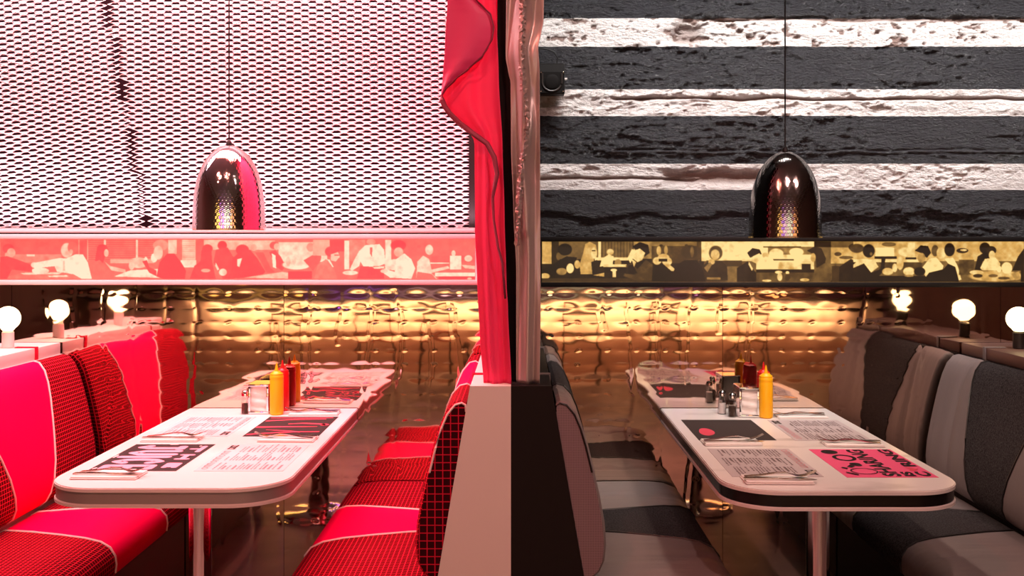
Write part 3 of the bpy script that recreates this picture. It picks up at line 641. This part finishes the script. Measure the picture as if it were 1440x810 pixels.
def menu(label,cx,cy,side,paper,seed,title):
    m=Mat(label,'menu',cx,cy,side,paper,'menu_sheet'); r=random.Random(seed)
    words=[];heads=[]
    for col in range(3):
        a0=.05+col*.315; b=.82-(.05 if col==2 else 0)
        while b>.07:
            if r.random()<.22:
                heads.append([(a0,b),(a0+.10+.1*r.random(),b),(a0+.10+.1*r.random(),b-.028),(a0,b-.028)]); b-=.055; continue
            a=a0
            end=a0+r.choice((.14,.2,.24,.27))
            while a<end:
                wd=.015+.035*r.random(); hh=.016+.006*r.random()
                words.append([(a,b),(a+wd,b),(a+wd,b-hh),(a,b-hh)]); a+=wd+.010
            b-=.036 if r.random()<.75 else .06
    m.shapes(words,mt['ink'] if paper is mt['paper'] else mt['ink_pink'],'printed_lines'); m.shapes(heads,mt['ink'] if paper is mt['paper'] else mt['ink_pink'],'printed_headings')
    # open outlined title strokes along the head of the page, then a dark badge at its right end
    tt=[]
    for k in range(9):
        a=.06+k*.075; h=.075
        tt+=ring(a+.028,.915,.028,h*.5,.007,12) if k%3==0 else [[(a,.875),(a+.009,.875),(a+.009,.955),(a,.955)],[(a,.955),(a+.05,.955),(a+.05,.943),(a,.943)],[(a+.042,.875),(a+.05,.875),(a+.05,.955),(a+.042,.955)]]
    m.shapes(tt,mt['ink_pink'],'outlined_title')
    bd=[]
    for k in range(4):
        a=.79+k*.042
        bd+=[[(a,.87),(a+.012,.87),(a+.012,.965),(a,.965)],[(a,.965),(a+.032,.965),(a+.032,.94),(a,.94)],[(a,.895),(a+.032,.895),(a+.032,.87),(a,.87)]] if k!=1 else ring(a+.016,.917,.019,.048,.010,14)
    m.shapes(bd,mt['ink_dark'],'badge')
    return m
# left table
mx=Mat('charcoal placemat with fat pink bubble lettering at the near corner by the pink seat','placemat',-1.262,3.437,-1,mt['mat_dark'])
GLY={'J':[[(.78,.98),(.78,.28),(.52,.06),(.2,.2)],[(.4,.98),(1,.98)]],'U':[[(.14,1),(.14,.28),(.5,.05),(.86,.28),(.86,1)]],'I':[[(.5,1),(.5,0)]],
'C':[[(.88,.78),(.6,.96),(.24,.8),(.14,.5),(.24,.2),(.6,.04),(.88,.22)]],'E':[[(.86,.97),(.2,.97),(.2,.03),(.86,.03)],[(.2,.5),(.76,.5)]],
'T':[[(.02,.94),(.98,.94)],[(.5,.94),(.5,0)]],'H':[[(.12,0),(.12,1)],[(.88,0),(.88,1)],[(.12,.5),(.88,.5)]]}
def fat_letter(m,ch,a0,b0,a1,b1,hw,mat):          # a bubble letter of thick round-ended strokes
    mb=MB(); m.k+=1; z=.0008+.0002*m.k
    for si,st in enumerate(GLY[ch]):
        P=[Vector(((a0+(a1-a0)*u-.5)*m.W,(b0+(b1-b0)*v-.5)*m.H)) for u,v in st]
        for p,q in zip(P,P[1:]):
            t=(q-p).normalized(); nv=Vector((-t.y,t.x))*hw
            mb.add([(c.x,c.y,z+.00003*si) for c in (p+nv,p-nv,q-nv,q+nv)],[(0,1,2,3)])
        for p in P: mb.add([(p.x+hw*math.cos(2*PI*k/14),p.y+hw*math.sin(2*PI*k/14),z+.00001+.00003*si) for k in range(14)],[tuple(range(14))])
    return mb.build('letter',mat,m.o,smooth=False,local=True)
for ch,a0,a1,lift in (('J',.05,.20,0),('U',.265,.44,.015),('I',.47,.55,-.01),('C',.585,.745,.01),('E',.80,.95,0)): fat_letter(mx,ch,a0,.12+lift,a1,.66+lift,.0165,mt['print_pink'])
for ch,a0,a1 in (('T',.10,.32),('H',.42,.62),('E',.72,.92)): fat_letter(mx,ch,a0,.805,a1,.925,.0095,mt['print_pink'])
mx.shapes([blobby(.10,.86,.015,.02,3),blobby(.5,.035,.05,.02,4),blobby(.93,.05,.03,.02,5),blobby(.04,.5,.012,.05,6),blobby(.965,.5,.012,.05,8)],mt['paper_pink'],'ornaments')
menu('pale pink menu sheet near the left edge of the white table, by shakers',-1.262,4.003,-1,mt['paper_pink'],5,'')
mx=Mat('charcoal placemat with long coral brush strokes beside the left mustard bottle','placemat',-0.915,4.003,1,mt['mat_dark'])
def stroke(pts,wd):
    n=len(pts); up=[];dn=[]
    for k,(a,b) in enumerate(pts):
        h=wd[k] if isinstance(wd,(list,tuple)) else wd; up.append((a+h,b)); dn.append((a-h,b))
    return [[up[k],up[k+1],dn[k+1],dn[k]] for k in range(n-1)]
for pts,wd,extra in (([(.93,.96),(.925,.5),(.935,.06)],.022,0),([(.76,.97),(.84,.6),(.86,.14)],[.03,.024,.018],0),
    ([(.60,.60),(.63,.4),(.60,.16),(.55,.06)],[.012,.024,.028,.034],1),([(.43,.98),(.45,.6),(.46,.15)],[.034,.028,.008],0),
    ([(.30,.80),(.24,.5),(.19,.3)],[.008,.024,.026],0),([(.07,.97),(.16,.6),(.2,.3),(.21,.05)],[.03,.026,.02,.02],0)):
    mx.shapes(stroke(pts,wd)+([disc(.56,.08,.05,.06)] if extra else []),mt['print_coral'],'brush_stroke')
menu('pale pink menu sheet at the rounded near right corner of the white table',-0.915,3.437,1,mt['paper_pink'],9,'')
# right table
mx=Mat('charcoal placemat with one coral oval, beside the right shakers','placemat',0.812,3.93,-1,mt['mat_dark'])
mx.shapes([blobby(.62,.20,.17,.105,12,32,.08)],mt['print_coral'],'coral_oval')
menu('grey menu sheet with pink title at the near left corner of the marble table',0.815,3.36,-1,mt['paper'],13,'')
menu('grey menu sheet with pink title behind the hot pink placemat',1.17,3.925,1,mt['paper'],17,'')
mx=Mat('hot pink placemat printed SHARING IS CARING on the marble table','placemat',1.175,3.35,1,mt['mat_pink'])
mx.text('SHARING',.03,.37,.98,.57,mt['ink_dark'],.042); mx.text('IS',.03,.215,.18,.345,mt['ink_dark'],.05)
mx.text('C',.03,.03,.18,.185,mt['ink_dark'],.05); mx.text('RING',.35,.03,.98,.185,mt['ink_dark'],.042)
mx.shapes([[(.265,.07),(.31,.13),(.33,.175),(.31,.195),(.28,.18),(.265,.16),(.25,.18),(.22,.195),(.20,.175),(.22,.13)]],mt['print_coral'],'heart')
for pc in (ring(.66,.72,.115,.135,.032),ring(.19,.72,.10,.15,.012),[disc(.88,.80,.075,.10,16)],[blobby(.42,.70,.05,.07,21)],[[(.30,.80),(.34,.84),(.40,.78),(.36,.74)]],[[(.05,.85),(.14,.95),(.16,.93),(.08,.83)]],[[(.26,.88),(.30,.93),(.32,.90),(.28,.85)]]):
    mx.shapes(pc,mt['ink_dark'],'drawing')

# ------------------------------------------------------------------ napkins, forks and knives
def make_set():
    n=thing('napkin','','napkin'); z=0.0
    MB().box(-.105,.105,-.05,.05,0,.0040,.0018).build('lower_fold',mt['napkin'],n,local=True)
    MB().box(-.102,.103,-.047,.050,.0041,.0080,.0018).build('upper_fold',mt['napkin'],n,local=True)
    f=MB(); zf=.0142
    f.sweep([(-.098,.014,zf-.004,.020,.0022),(-.094,.014,zf-.004,.0225,.0026),(-.05,.014,zf+.000,.016,.0030),(0,.013,zf+.008,.009,.0036),(.03,.012,zf+.0085,.008,.0036),(.05,.011,zf+.004,.012,.0026),(.062,.010,zf+.001,.022,.0022),(.074,.010,zf+.000,.0235,.002)])
    for k in range(4):
        y=.010-.0088+k*.00587
        f.sweep([(.074,y,zf,.0044,.002),(.09,y,zf+.003,.0036,.0018),(.108,y,zf+.009,.0028,.0016),(.124,y,zf+.0165,.0016,.0012)])
    fo=f.build('fork',mt['steel'])
    k=thing('knife','','knife')
    MB().sweep([(-.106,-.018,0.0111,.016,.0040),(-.098,-.018,0.0111,.0185,.0050),(-.02,-.019,0.0111,.013,.0050),(.0,-.019,0.0111,.010,.0050)]).build('handle',mt['steel'],k,local=True)
    MB().sweep([(.0,-.019,0.0111,.010,.0036),(.02,-.019,0.0104,.017,.0022),(.085,-.021,0.0102,.019,.0018),(.108,-.022,0.0102,.012,.0014),(.118,-.023,0.0102,.003,.0010)]).build('blade',mt['steel'],k,local=True)
    return n,fo,k
proto=make_set()
sets=[(-1.305,3.158,0,'at the near left corner of the white table'),(-1.305,3.735,0,'behind the bubble-lettered placemat of the white table'),
      (-0.870,3.728,PI,'in front of the brush-stroke placemat'),(-0.885,4.285,PI,'beside the left ketchup bottle by the foil wall'),
      (0.797,3.095,0,'at the near left corner of the marble table'),(0.775,3.665,0,'in front of the charcoal mat with the oval'),
      (1.212,3.640,PI,'behind the hot pink placemat'),(1.185,4.21,PI,'beside the right mustard bottle by the foil wall')]
for i,(x,y,rz,where) in enumerate(sets):
    for base,nm in zip(proto,('folded white paper napkin ','steel fork on the napkin ','steel table knife on the napkin ')):
        o=base if i==0 else copy_tree(base)
        o.location=(x,y,TZ+.0012 if nm[0]=='f' else TZ+.0012); o.rotation_euler=(0,0,rz+math.radians((-3,2,-4,3,-2,4,-5,2)[i]*(1 if nm[0]!='f' else .4)))
        tag(o,nm+where,('napkin' if nm[0]=='f' else 'fork' if 'fork' in nm else 'knife'),'cutlery sets on the two tables')
# cutlery objects: fork is one mesh
# ------------------------------------------------------------------ bottles, shakers, dispensers
def bottle(name,label,mat,x,y):
    o=thing(name,label,'bottle',(x,y,TZ),0,'squeeze bottles on the tables')
    MB().lathe(x,y,[(.024,TZ),(.0285,TZ+.004),(.029,TZ+.02),(.029,TZ+.148),(.028,TZ+.152),(.029,TZ+.156),(.029,TZ+.166),(.027,TZ+.170)],36).build('body',mat,o)
    MB().lathe(x,y,[(.0275,TZ+.1702),(.0275,TZ+.176),(.018,TZ+.183),(.0155,TZ+.187)],36).build('cap',mat,o)
    MB().lathe(x,y,[(.0085,TZ+.187),(.0065,TZ+.197),(.0035,TZ+.212),(.0022,TZ+.221)],20).build('nozzle',mat,o)
bottle('mustard_bottle','yellow mustard squeeze bottle next to the left napkin dispenser',mt['mustard'],-1.046,4.27)
bottle('ketchup_bottle','red ketchup squeeze bottle behind the left mustard bottle',mt['ketchup'],-1.045,4.37)
bottle('mustard_bottle','yellow mustard squeeze bottle next to the right napkin dispenser',mt['mustard'],1.034,4.195)
bottle('ketchup_bottle','red ketchup squeeze bottle behind the right mustard bottle',mt['ketchup'],1.052,4.31)
def shaker(name,label,fill,x,y):
    o=thing(name,label,'shaker',(x,y,TZ),0,'glass shakers on the tables'); z=TZ
    g=MB().lathe(x,y,[(.019,z),(.021,z+.003),(.0175,z+.055),(.0145,z+.074),(.0145,z+.078)],8).build('jar',mt['glass'],o,angle=20)
    MB().lathe(x,y,[(.0165,z+.004),(.015,z+.045)],16).build('contents',fill,o)
    MB().lathe(x,y,[(.0165,z+.0782),(.0165,z+.090),(.013,z+.099),(.006,z+.1035),(.001,z+.1045)],24).build('lid',mt['chrome'],o)
shaker('pepper_shaker','glass pepper shaker with chrome lid left of the left dispenser',mt['pepper'],-1.184,4.285)
shaker('salt_shaker','glass salt shaker tucked behind the left pepper shaker',mt['salt'],-1.184,4.36)
shaker('pepper_shaker','glass pepper shaker with chrome lid left of the right dispenser',mt['pepper'],0.897,4.215)
shaker('salt_shaker','glass salt shaker beside the right pepper shaker',mt['salt'],0.868,4.285)
def dispenser(label,x0,x1,y0,y1):
    o=thing('napkin_dispenser',label,'napkin dispenser',((x0+x1)/2,(y0+y1)/2,TZ+.002)); z=TZ+.002; h=.126; t=.006
    mb=MB(); mb.box(x0,x1,y0+.004,y1,z+h-.004,z+h,.0015); mb.box(x0,x0+.003,y0+.004,y1,z+.004,z+h-.004); mb.box(x1-.003,x1,y0+.004,y1,z+.004,z+h-.004); mb.box(x0,x1,y0+.004,y1,z,z+.004)
    mb.build('case',mt['chrome'],o,smooth=False)
    f=MB(); f.box(x0,x1,y0,y0+.0045,z,z+.010,.001); f.box(x0,x1,y0,y0+.0045,z+h-.009,z+h,.001); f.box(x0,x0+.009,y0,y0+.0045,z+.009,z+h-.009,.001); f.box(x1-.009,x1,y0,y0+.0045,z+.009,z+h-.009,.001)
    f.build('face_frame',mt['chrome'],o)
    rows=[]
    for i in range(13):
        row=[]
        for j in range(9):
            a=j/8;b=i/12
            row.append((x0+.006+a*(x1-x0-.012),y0+.009+.006*math.sin(a*7+b*3)*.4+.010*abs(b-.52)*.3-.003*math.sin(b*19+a*2),z+.007+b*(h-.014)))
        rows.append(row)
    MB().grid(rows).box(x0+.008,x1-.008,y0+.022,y1-.01,z+.009,z+h-.009).build('paper_napkins',mt['napkin'],o)
    return o
dispenser('chrome napkin dispenser full of white napkins on the white table',-1.170,-1.083,4.275,4.405)
dispenser('chrome napkin dispenser full of white napkins on the marble table',0.922,1.007,4.19,4.315)

# ------------------------------------------------------------------ globe lamps on the ledges
def globe(label,x,y,sock):
    o=thing('globe_lamp',label,'lamp',(x,y,1.05),0,'globe bulbs on the bench ledges'); z=1.0502
    MB().lathe(x,y,[(.021,z),(.024,z+.002),(.024,z+.066),(.020,z+.070),(.017,z+.076)],24).build('socket',sock,o)
    pr=[]
    for k in range(17):
        a=-PI/2+PI*k/16
        if k<3: pr.append((.0165+.004*k,z+.070+.004*k) )
        else: pr.append((max(.0006,.05*math.cos(a)),z+.125+.05*math.sin(a)))
    MB().lathe(x,y,pr,32).build('bulb',mt['globe'],o)
globe('lit white globe bulb on a pale socket on the white ledge, next to the foil',-2.165,4.205,mt['pale_socket'])
globe('lit white globe bulb on a pale socket on the white ledge, far from the foil',-2.165,3.50,mt['pale_socket'])
globe('lit white globe bulb on a dark socket on the brown ledge, next to the foil',2.09,4.176,mt['dark_socket'])
globe('lit white globe bulb on a dark socket on the brown ledge, far from the foil',2.09,3.40,mt['dark_socket'])

# ------------------------------------------------------------------ pendants
def pendant(label,x,y,zb,mat,power,col):
    o=thing('pendant_lamp',label,'pendant lamp',(x,y,zb)); R=.131; H=.318
    prof=[]
    nr=140; nn=288
    for k in range(nr+1):
        t=k/nr
        zz=H*t; 
        r=R*(1-t**3.0)**0.55 if t<1 else 0.0
        prof.append((max(r,.002),zz))
    v=[];f=[]
    for i,(r,zz) in enumerate(prof):
        for k in range(nn):
            a=2*PI*k/nn
            ham=.00040*math.cos(a*60+(i//5%2)*PI)*math.cos(i*2*PI/5.0)*min(1,r/.07)
            rr=r+ham; v.append((x+rr*math.cos(a),y+rr*math.sin(a),zb+zz))
    for i in range(nr):
        for k in range(nn):
            k2=(k+1)%nn; f.append((i*nn+k,i*nn+k2,(i+1)*nn+k2,(i+1)*nn+k))
    f.append(tuple(nr*nn+k for k in range(nn)))
    MB().add(v,f).build('shade',mat,o,angle=80)
    MB().lathe(x,y,[(.128,.001+zb),(.127,.05+zb),(.118,.15+zb),(.09,.24+zb),(.03,.29+zb)],48,cap=False).build('shade_lining',mt['inner'],o)
    MB().lathe(x,y,[(R+.0015,zb-.002),(R+.002,zb+.003),(R-.003,zb+.003),(R-.003,zb-.002),(R+.0015,zb-.002)],64,cap=False).build('rim',mat,o)
    MB().lathe(x,y,[(.012,zb+H-.004),(.012,zb+H+.006),(.006,zb+H+.016),(.0035,zb+H+.02)],20).build('cord_grip',mt['black_metal'],o)
    MB().tube([(x,y,zb+H+.01),(x,y,3.39)],.0028,8).build('cord',mt['black_metal'],o)
    MB().lathe(x,y,[(.018,zb+.29),(.018,zb+.21)],20).build('bulb_holder',mt['black_metal'],o)
    MB().lathe(x,y,[(.0005,zb+.13),(.018,zb+.134),(.028,zb+.15),(.03,zb+.165),(.024,zb+.185),(.016,zb+.208)],24).build('bulb',mt['bulb'],o)
    d=bpy.data.lights.new('pendant_light','POINT'); d.energy=power; d.color=col; d.shadow_soft_size=.03
    l=bpy.data.objects.new('pendant_light',d); C.objects.link(l); l.parent=o; l.location=(0,0,.098)
pendant('bright hammered chrome dome pendant in front of the metal mesh',-1.095,3.74,1.545,mt['hammer_l'],12.5,(1.0,.70,.60))
pendant('dark hammered chrome dome pendant in front of the striped concrete',0.978,3.68,1.516,mt['hammer_r'],20,(1.0,.76,.62))

# ------------------------------------------------------------------ curtains
def interp(tab,y):
    if y<=tab[0][0]: return tab[0][1]+(tab[1][1]-tab[0][1])*(y-tab[0][0])/(tab[1][0]-tab[0][0])*.15
    for (a,xa),(b,xb) in zip(tab,tab[1:]):
        if a<=y<=b:
            t=(y-a)/(b-a); t=t*t*(3-2*t)*.6+t*.4; return xa+(xb-xa)*t
    return tab[-1][1]
def drape(lt,rt,ys,d,fold,nx=26):
    P=[]
    for y in ys:
        a,b=interp(lt,y),interp(rt,y); row=[]
        for j in range(nx+1):
            t=j/nx; q=at(a+(b-a)*t,y,d); q.y+=fold(t,y); row.append(q)
        P.append(row)
    return MB().grid(P)
zs=lambda n,a=-470,b=539:[a+(b-a)*k/n for k in range(n+1)]
o=thing('drape_curtain','pink satin curtain with a rippling turned-back edge beside the black wall end','curtain',(-0.09,3.17,1.05))
ltA=[(0,640),(130,622),(142,621),(150,623),(160,630),(172,644),(185,660),(196,666),(203,667),(330,668),(400,671),(480,675),(539,680)]
rtA=[(0,697),(110,701),(203,706),(300,709),(400,712),(430,714),(539,719)]
b=drape(ltA,rtA,zs(150),3.172,lambda t,y:.010*math.sin(t*9+1.0)+.003*math.sin(t*21+y*.008)-.01*t,34).build('main_drop',mt['curtain'],o)
b.modifiers.new('cloth','SOLIDIFY').thickness=.002
hem=[(-60,640),(-20,662),(0,671),(10,681),(20,691),(38,695.5),(55,693),(66,687),(80,679),(97,660),(112,641),(126,627),(134,622),(141,620.5)]
ltB=[(-60,636),(0,629.5),(60,626),(110,623),(141,620.5)]
b=drape(ltB,hem,[-470+410*k/20 for k in range(20)]+[-60+201*k/90 for k in range(91)],3.135,lambda t,y:-.010*math.sin(PI*t)+.003*math.sin(t*7+y*.012),26).build('turned_edge',mt['curtain_in'],o)
b.modifiers.new('cloth','SOLIDIFY').thickness=.002
hl=[(x,y) for y,x in hem]+[(624,150),(631,160),(645,174),(662,187),(684,203),(694,222),(698,245),(695,260),(692,278),(694,310),(700,348),(706,370),(710,420)]
P=[]
hp=[Vector((x,y)) for x,y in hl]
for k,p2 in enumerate(hp):
    tg=(hp[min(k+1,len(hp)-1)]-hp[max(k-1,0)]).normalized(); nm2=Vector((-tg.y,tg.x))       # side of the band
    wv=2.2 if k<13 else 6.5 if k<20 else max(2.0,6.5-1.1*(k-19))
    row=[]
    for j in range(4):
        q=p2+nm2*wv*(j/3) if k<13 else p2-nm2*wv*(j/3-.3)
        v=at(q.x,q.y,3.124); v.y+=.004*math.sin(k*1.7+j)-.004*math.sin(PI*j/3); row.append(v)
    P.append(row)
hm=MB().grid(P).build('hem',mt['hem'],o); hm.modifiers.new('cloth','SOLIDIFY').thickness=.002
# the same curtain carried back along the side of the dividing wall
P=[]
for i in range(31):
    zz=1.056+(3.38-1.056)*i/30
    P.append([(-.088-.014*math.sin(j*1.25)-.004*math.sin(j*.5+i*.1),3.225+1.14*j/60,zz) for j in range(61)])
sd=MB().grid(P).build('side_drop',mt['curtain'],o); sd.modifiers.new('cloth','SOLIDIFY').thickness=.002
o=thing('drape_curtain','bronze satin curtain with a gathered crinkled seam beside the striped wall','curtain',(0.03,3.16,1.05))
lt2=[(0,712),(80,711),(100,714.5),(115,718),(200,718.5),(300,722),(380,726),(539,726)]
rt2=[(0,765),(30,764.5),(45,761.5),(66,757),(100,759),(330,760),(430,760.5),(539,759)]
def f2(t,y):
    return .012*math.sin(t*9+.4+.5*math.sin(y*.015))+.004*math.sin(t*19+y*.02*(1 if y<330 else .1))-.02*math.exp(-((t-.42)/.12)**2)*(1 if y<330 else .3)+.010*math.sin(y*.06)*math.exp(-((t-.75)/.2)**2)*(1 if y<260 else .1)
b=drape(lt2,rt2,zs(170),3.165,f2,40).build('main_drop',mt['bronze_satin'],o); b.modifiers.new('cloth','SOLIDIFY').thickness=.002
seam=[(-470,736),(0,735),(60,734),(100,734),(140,738),(170,741),(200,738),(240,733),(300,729),(345,727)]
P=[]; rr=random.Random(4)
for k in range(330):
    y=-470+815*k/329; x=interp(seam,y); wv=4.5 if y<300 else 3
    P.append([at(x+wv*(j-2)/2+1.2*rr.uniform(-1,1),y+rr.uniform(-1,1),3.128)+Vector((0,(.012*abs(j-2)/2)+rr.uniform(-.009,.006),0)) for j in range(5)])
MB().grid(P).build('gathered_seam',mt['bronze_satin'],o)

# ------------------------------------------------------------------ wall speaker
o=thing('wall_speaker','small black box speaker on the striped wall beside the bronze curtain','speaker',at(778,109,4.46))
a=at(758,131,4.40); b=at(794.5,88,4.40)
MB().box(a.x,b.x,4.42,4.50,a.z,a.z+(b.z-a.z)*.98,.004).build('housing',mt['black_metal'],o)
MB().prism([(4.40,a.z+.002),(4.42,a.z+.002),(4.42,b.z),(4.412,b.z-.006),(4.40,a.z+.094)],'x',a.x+.002,b.x-.002).build('front_plate',mt['black'],o,smooth=False)
cx=(a.x+b.x)/2; cz=a.z+.052
tp=[(cx-.043,4.398,cz+.036)]+[(cx+.043*math.sin(t),4.398,cz-.003-.04*math.cos(t)) for t in [-PI/2+PI*k/18 for k in range(19)]]+[(cx+.043,4.398,cz+.036)]
MB().tube(tp,.0045,8).build('surround',mt['dark_socket'],o)
bm=bmesh.new(); bmesh.ops.create_uvsphere(bm,u_segments=20,v_segments=10,radius=.034)
for q in bm.verts: q.co=Vector((cx+q.co.x,4.399+q.co.y*.15,cz-.002+q.co.z))
MB().bm(bm).build('driver',mt['black'],o)
for sx,sz in ((-.049,.004),(.049,.004),(-.049,.088),(.049,.088)):
    MB().box(cx+sx-.003,cx+sx+.003,4.394,4.401,a.z+sz-.003+.004,a.z+sz+.003+.004,.001).build('screw',mt['chrome'],o)
MB().box(b.x,b.x+.012,4.44,4.46,a.z+.066,a.z+.074,.002).build('bracket_knob',mt['white_panel'],o)
MB().tube([at(783,90,4.47),at(784,82,4.47),at(780,74,4.47),at(772,70,4.47),at(760,68,4.47),at(748,72,4.47)],.0035,6).build('cable',mt['black_metal'],o)

# ------------------------------------------------------------------ the room opposite, which the foil and the pendants mirror
o=thing('bar_counter','long cream-fronted counter opposite the booths, mirrored in the foil','counter',(0,-2.5,0))
MB().box(-4.9,4.0,-2.6,-2.25,.44,.80).build('front_panel',mt['cream'],o,smooth=False)
MB().box(-4.9,4.0,-2.6,-2.26,0.0,.44).build('dimmed_lower_front',M('falloff_brown',(.30,.15,.10),.5),o,smooth=False)  # brown lower front added; the strip light's falloff is put into its colour
MB().box(-4.92,4.05,-2.65,-1.98,.855,.90,.004).build('countertop',mt['dark_wood'],o)
MB().box(-4.9,4.0,-2.6,-2.2,.80,.855).build('rail',mt['dark_wood'],o)
cols={'yellow':M('yellow_seat',(.80,.42,.01),.4),'orange':M('orange_seat',(.70,.16,.02),.4),'olive':M('olive_seat',(.30,.22,.04),.4)}
def stool(label,x,mat):
    o=thing('low_stool',label,'stool',(x,-1.62,0),0,'low stools along the counter')
    MB().box(x-.2,x+.2,-1.82,-1.44,.44,.49,.015).build('seat',mat,o)
    for sx in (-.16,.16):
        for sy in (-1.78,-1.48): MB().tube([(x+sx,sy,.44),(x+sx*1.12,sy,0)],.014,8).build('leg',mt['black_metal'],o)
    for sx in (-.16,.16): MB().tube([(x+sx,-1.46,.49),(x+sx,-1.43,.80)],.012,8).build('back_post',mt['black_metal'],o)
    MB().box(x-.19,x+.19,-1.445,-1.42,.72,.80,.008).build('back_rail',mt['dark_wood'],o)
for lb,x,c in (('yellow stool in the row mirrored left of the dispenser',-2.45,'yellow'),('orange stool next to the leftmost yellow one at the counter',-1.55,'orange'),('second orange stool at the counter, nearer the middle',-.85,'orange'),
    ('yellow stool at the middle of the counter',-.1,'yellow'),('olive stool next to the middle yellow one',.65,'olive'),('second olive stool at the counter',1.5,'olive'),('yellow stool at the far right of the counter',2.4,'yellow')):
    stool(lb,x,cols[c])
for k,(x0,x1,col) in enumerate(((-4.7,-2.9,(1,.55,.12)),(-2.6,-1.9,(.45,.12,.9)),(-1.7,-.5,(1,.58,.66)),(-.1,1.7,(.80,.78,.50)),(1.9,2.4,(.3,.12,.3)),(2.7,3.9,(1,.40,.12)))):
    MB().box(x0,x1,-4.69,-4.64,1.05,2.25).build('backlit_panel',M('backlit_panel_glass',(.2,.2,.2),.4,emit=col,es=2.4),wf,smooth=False)
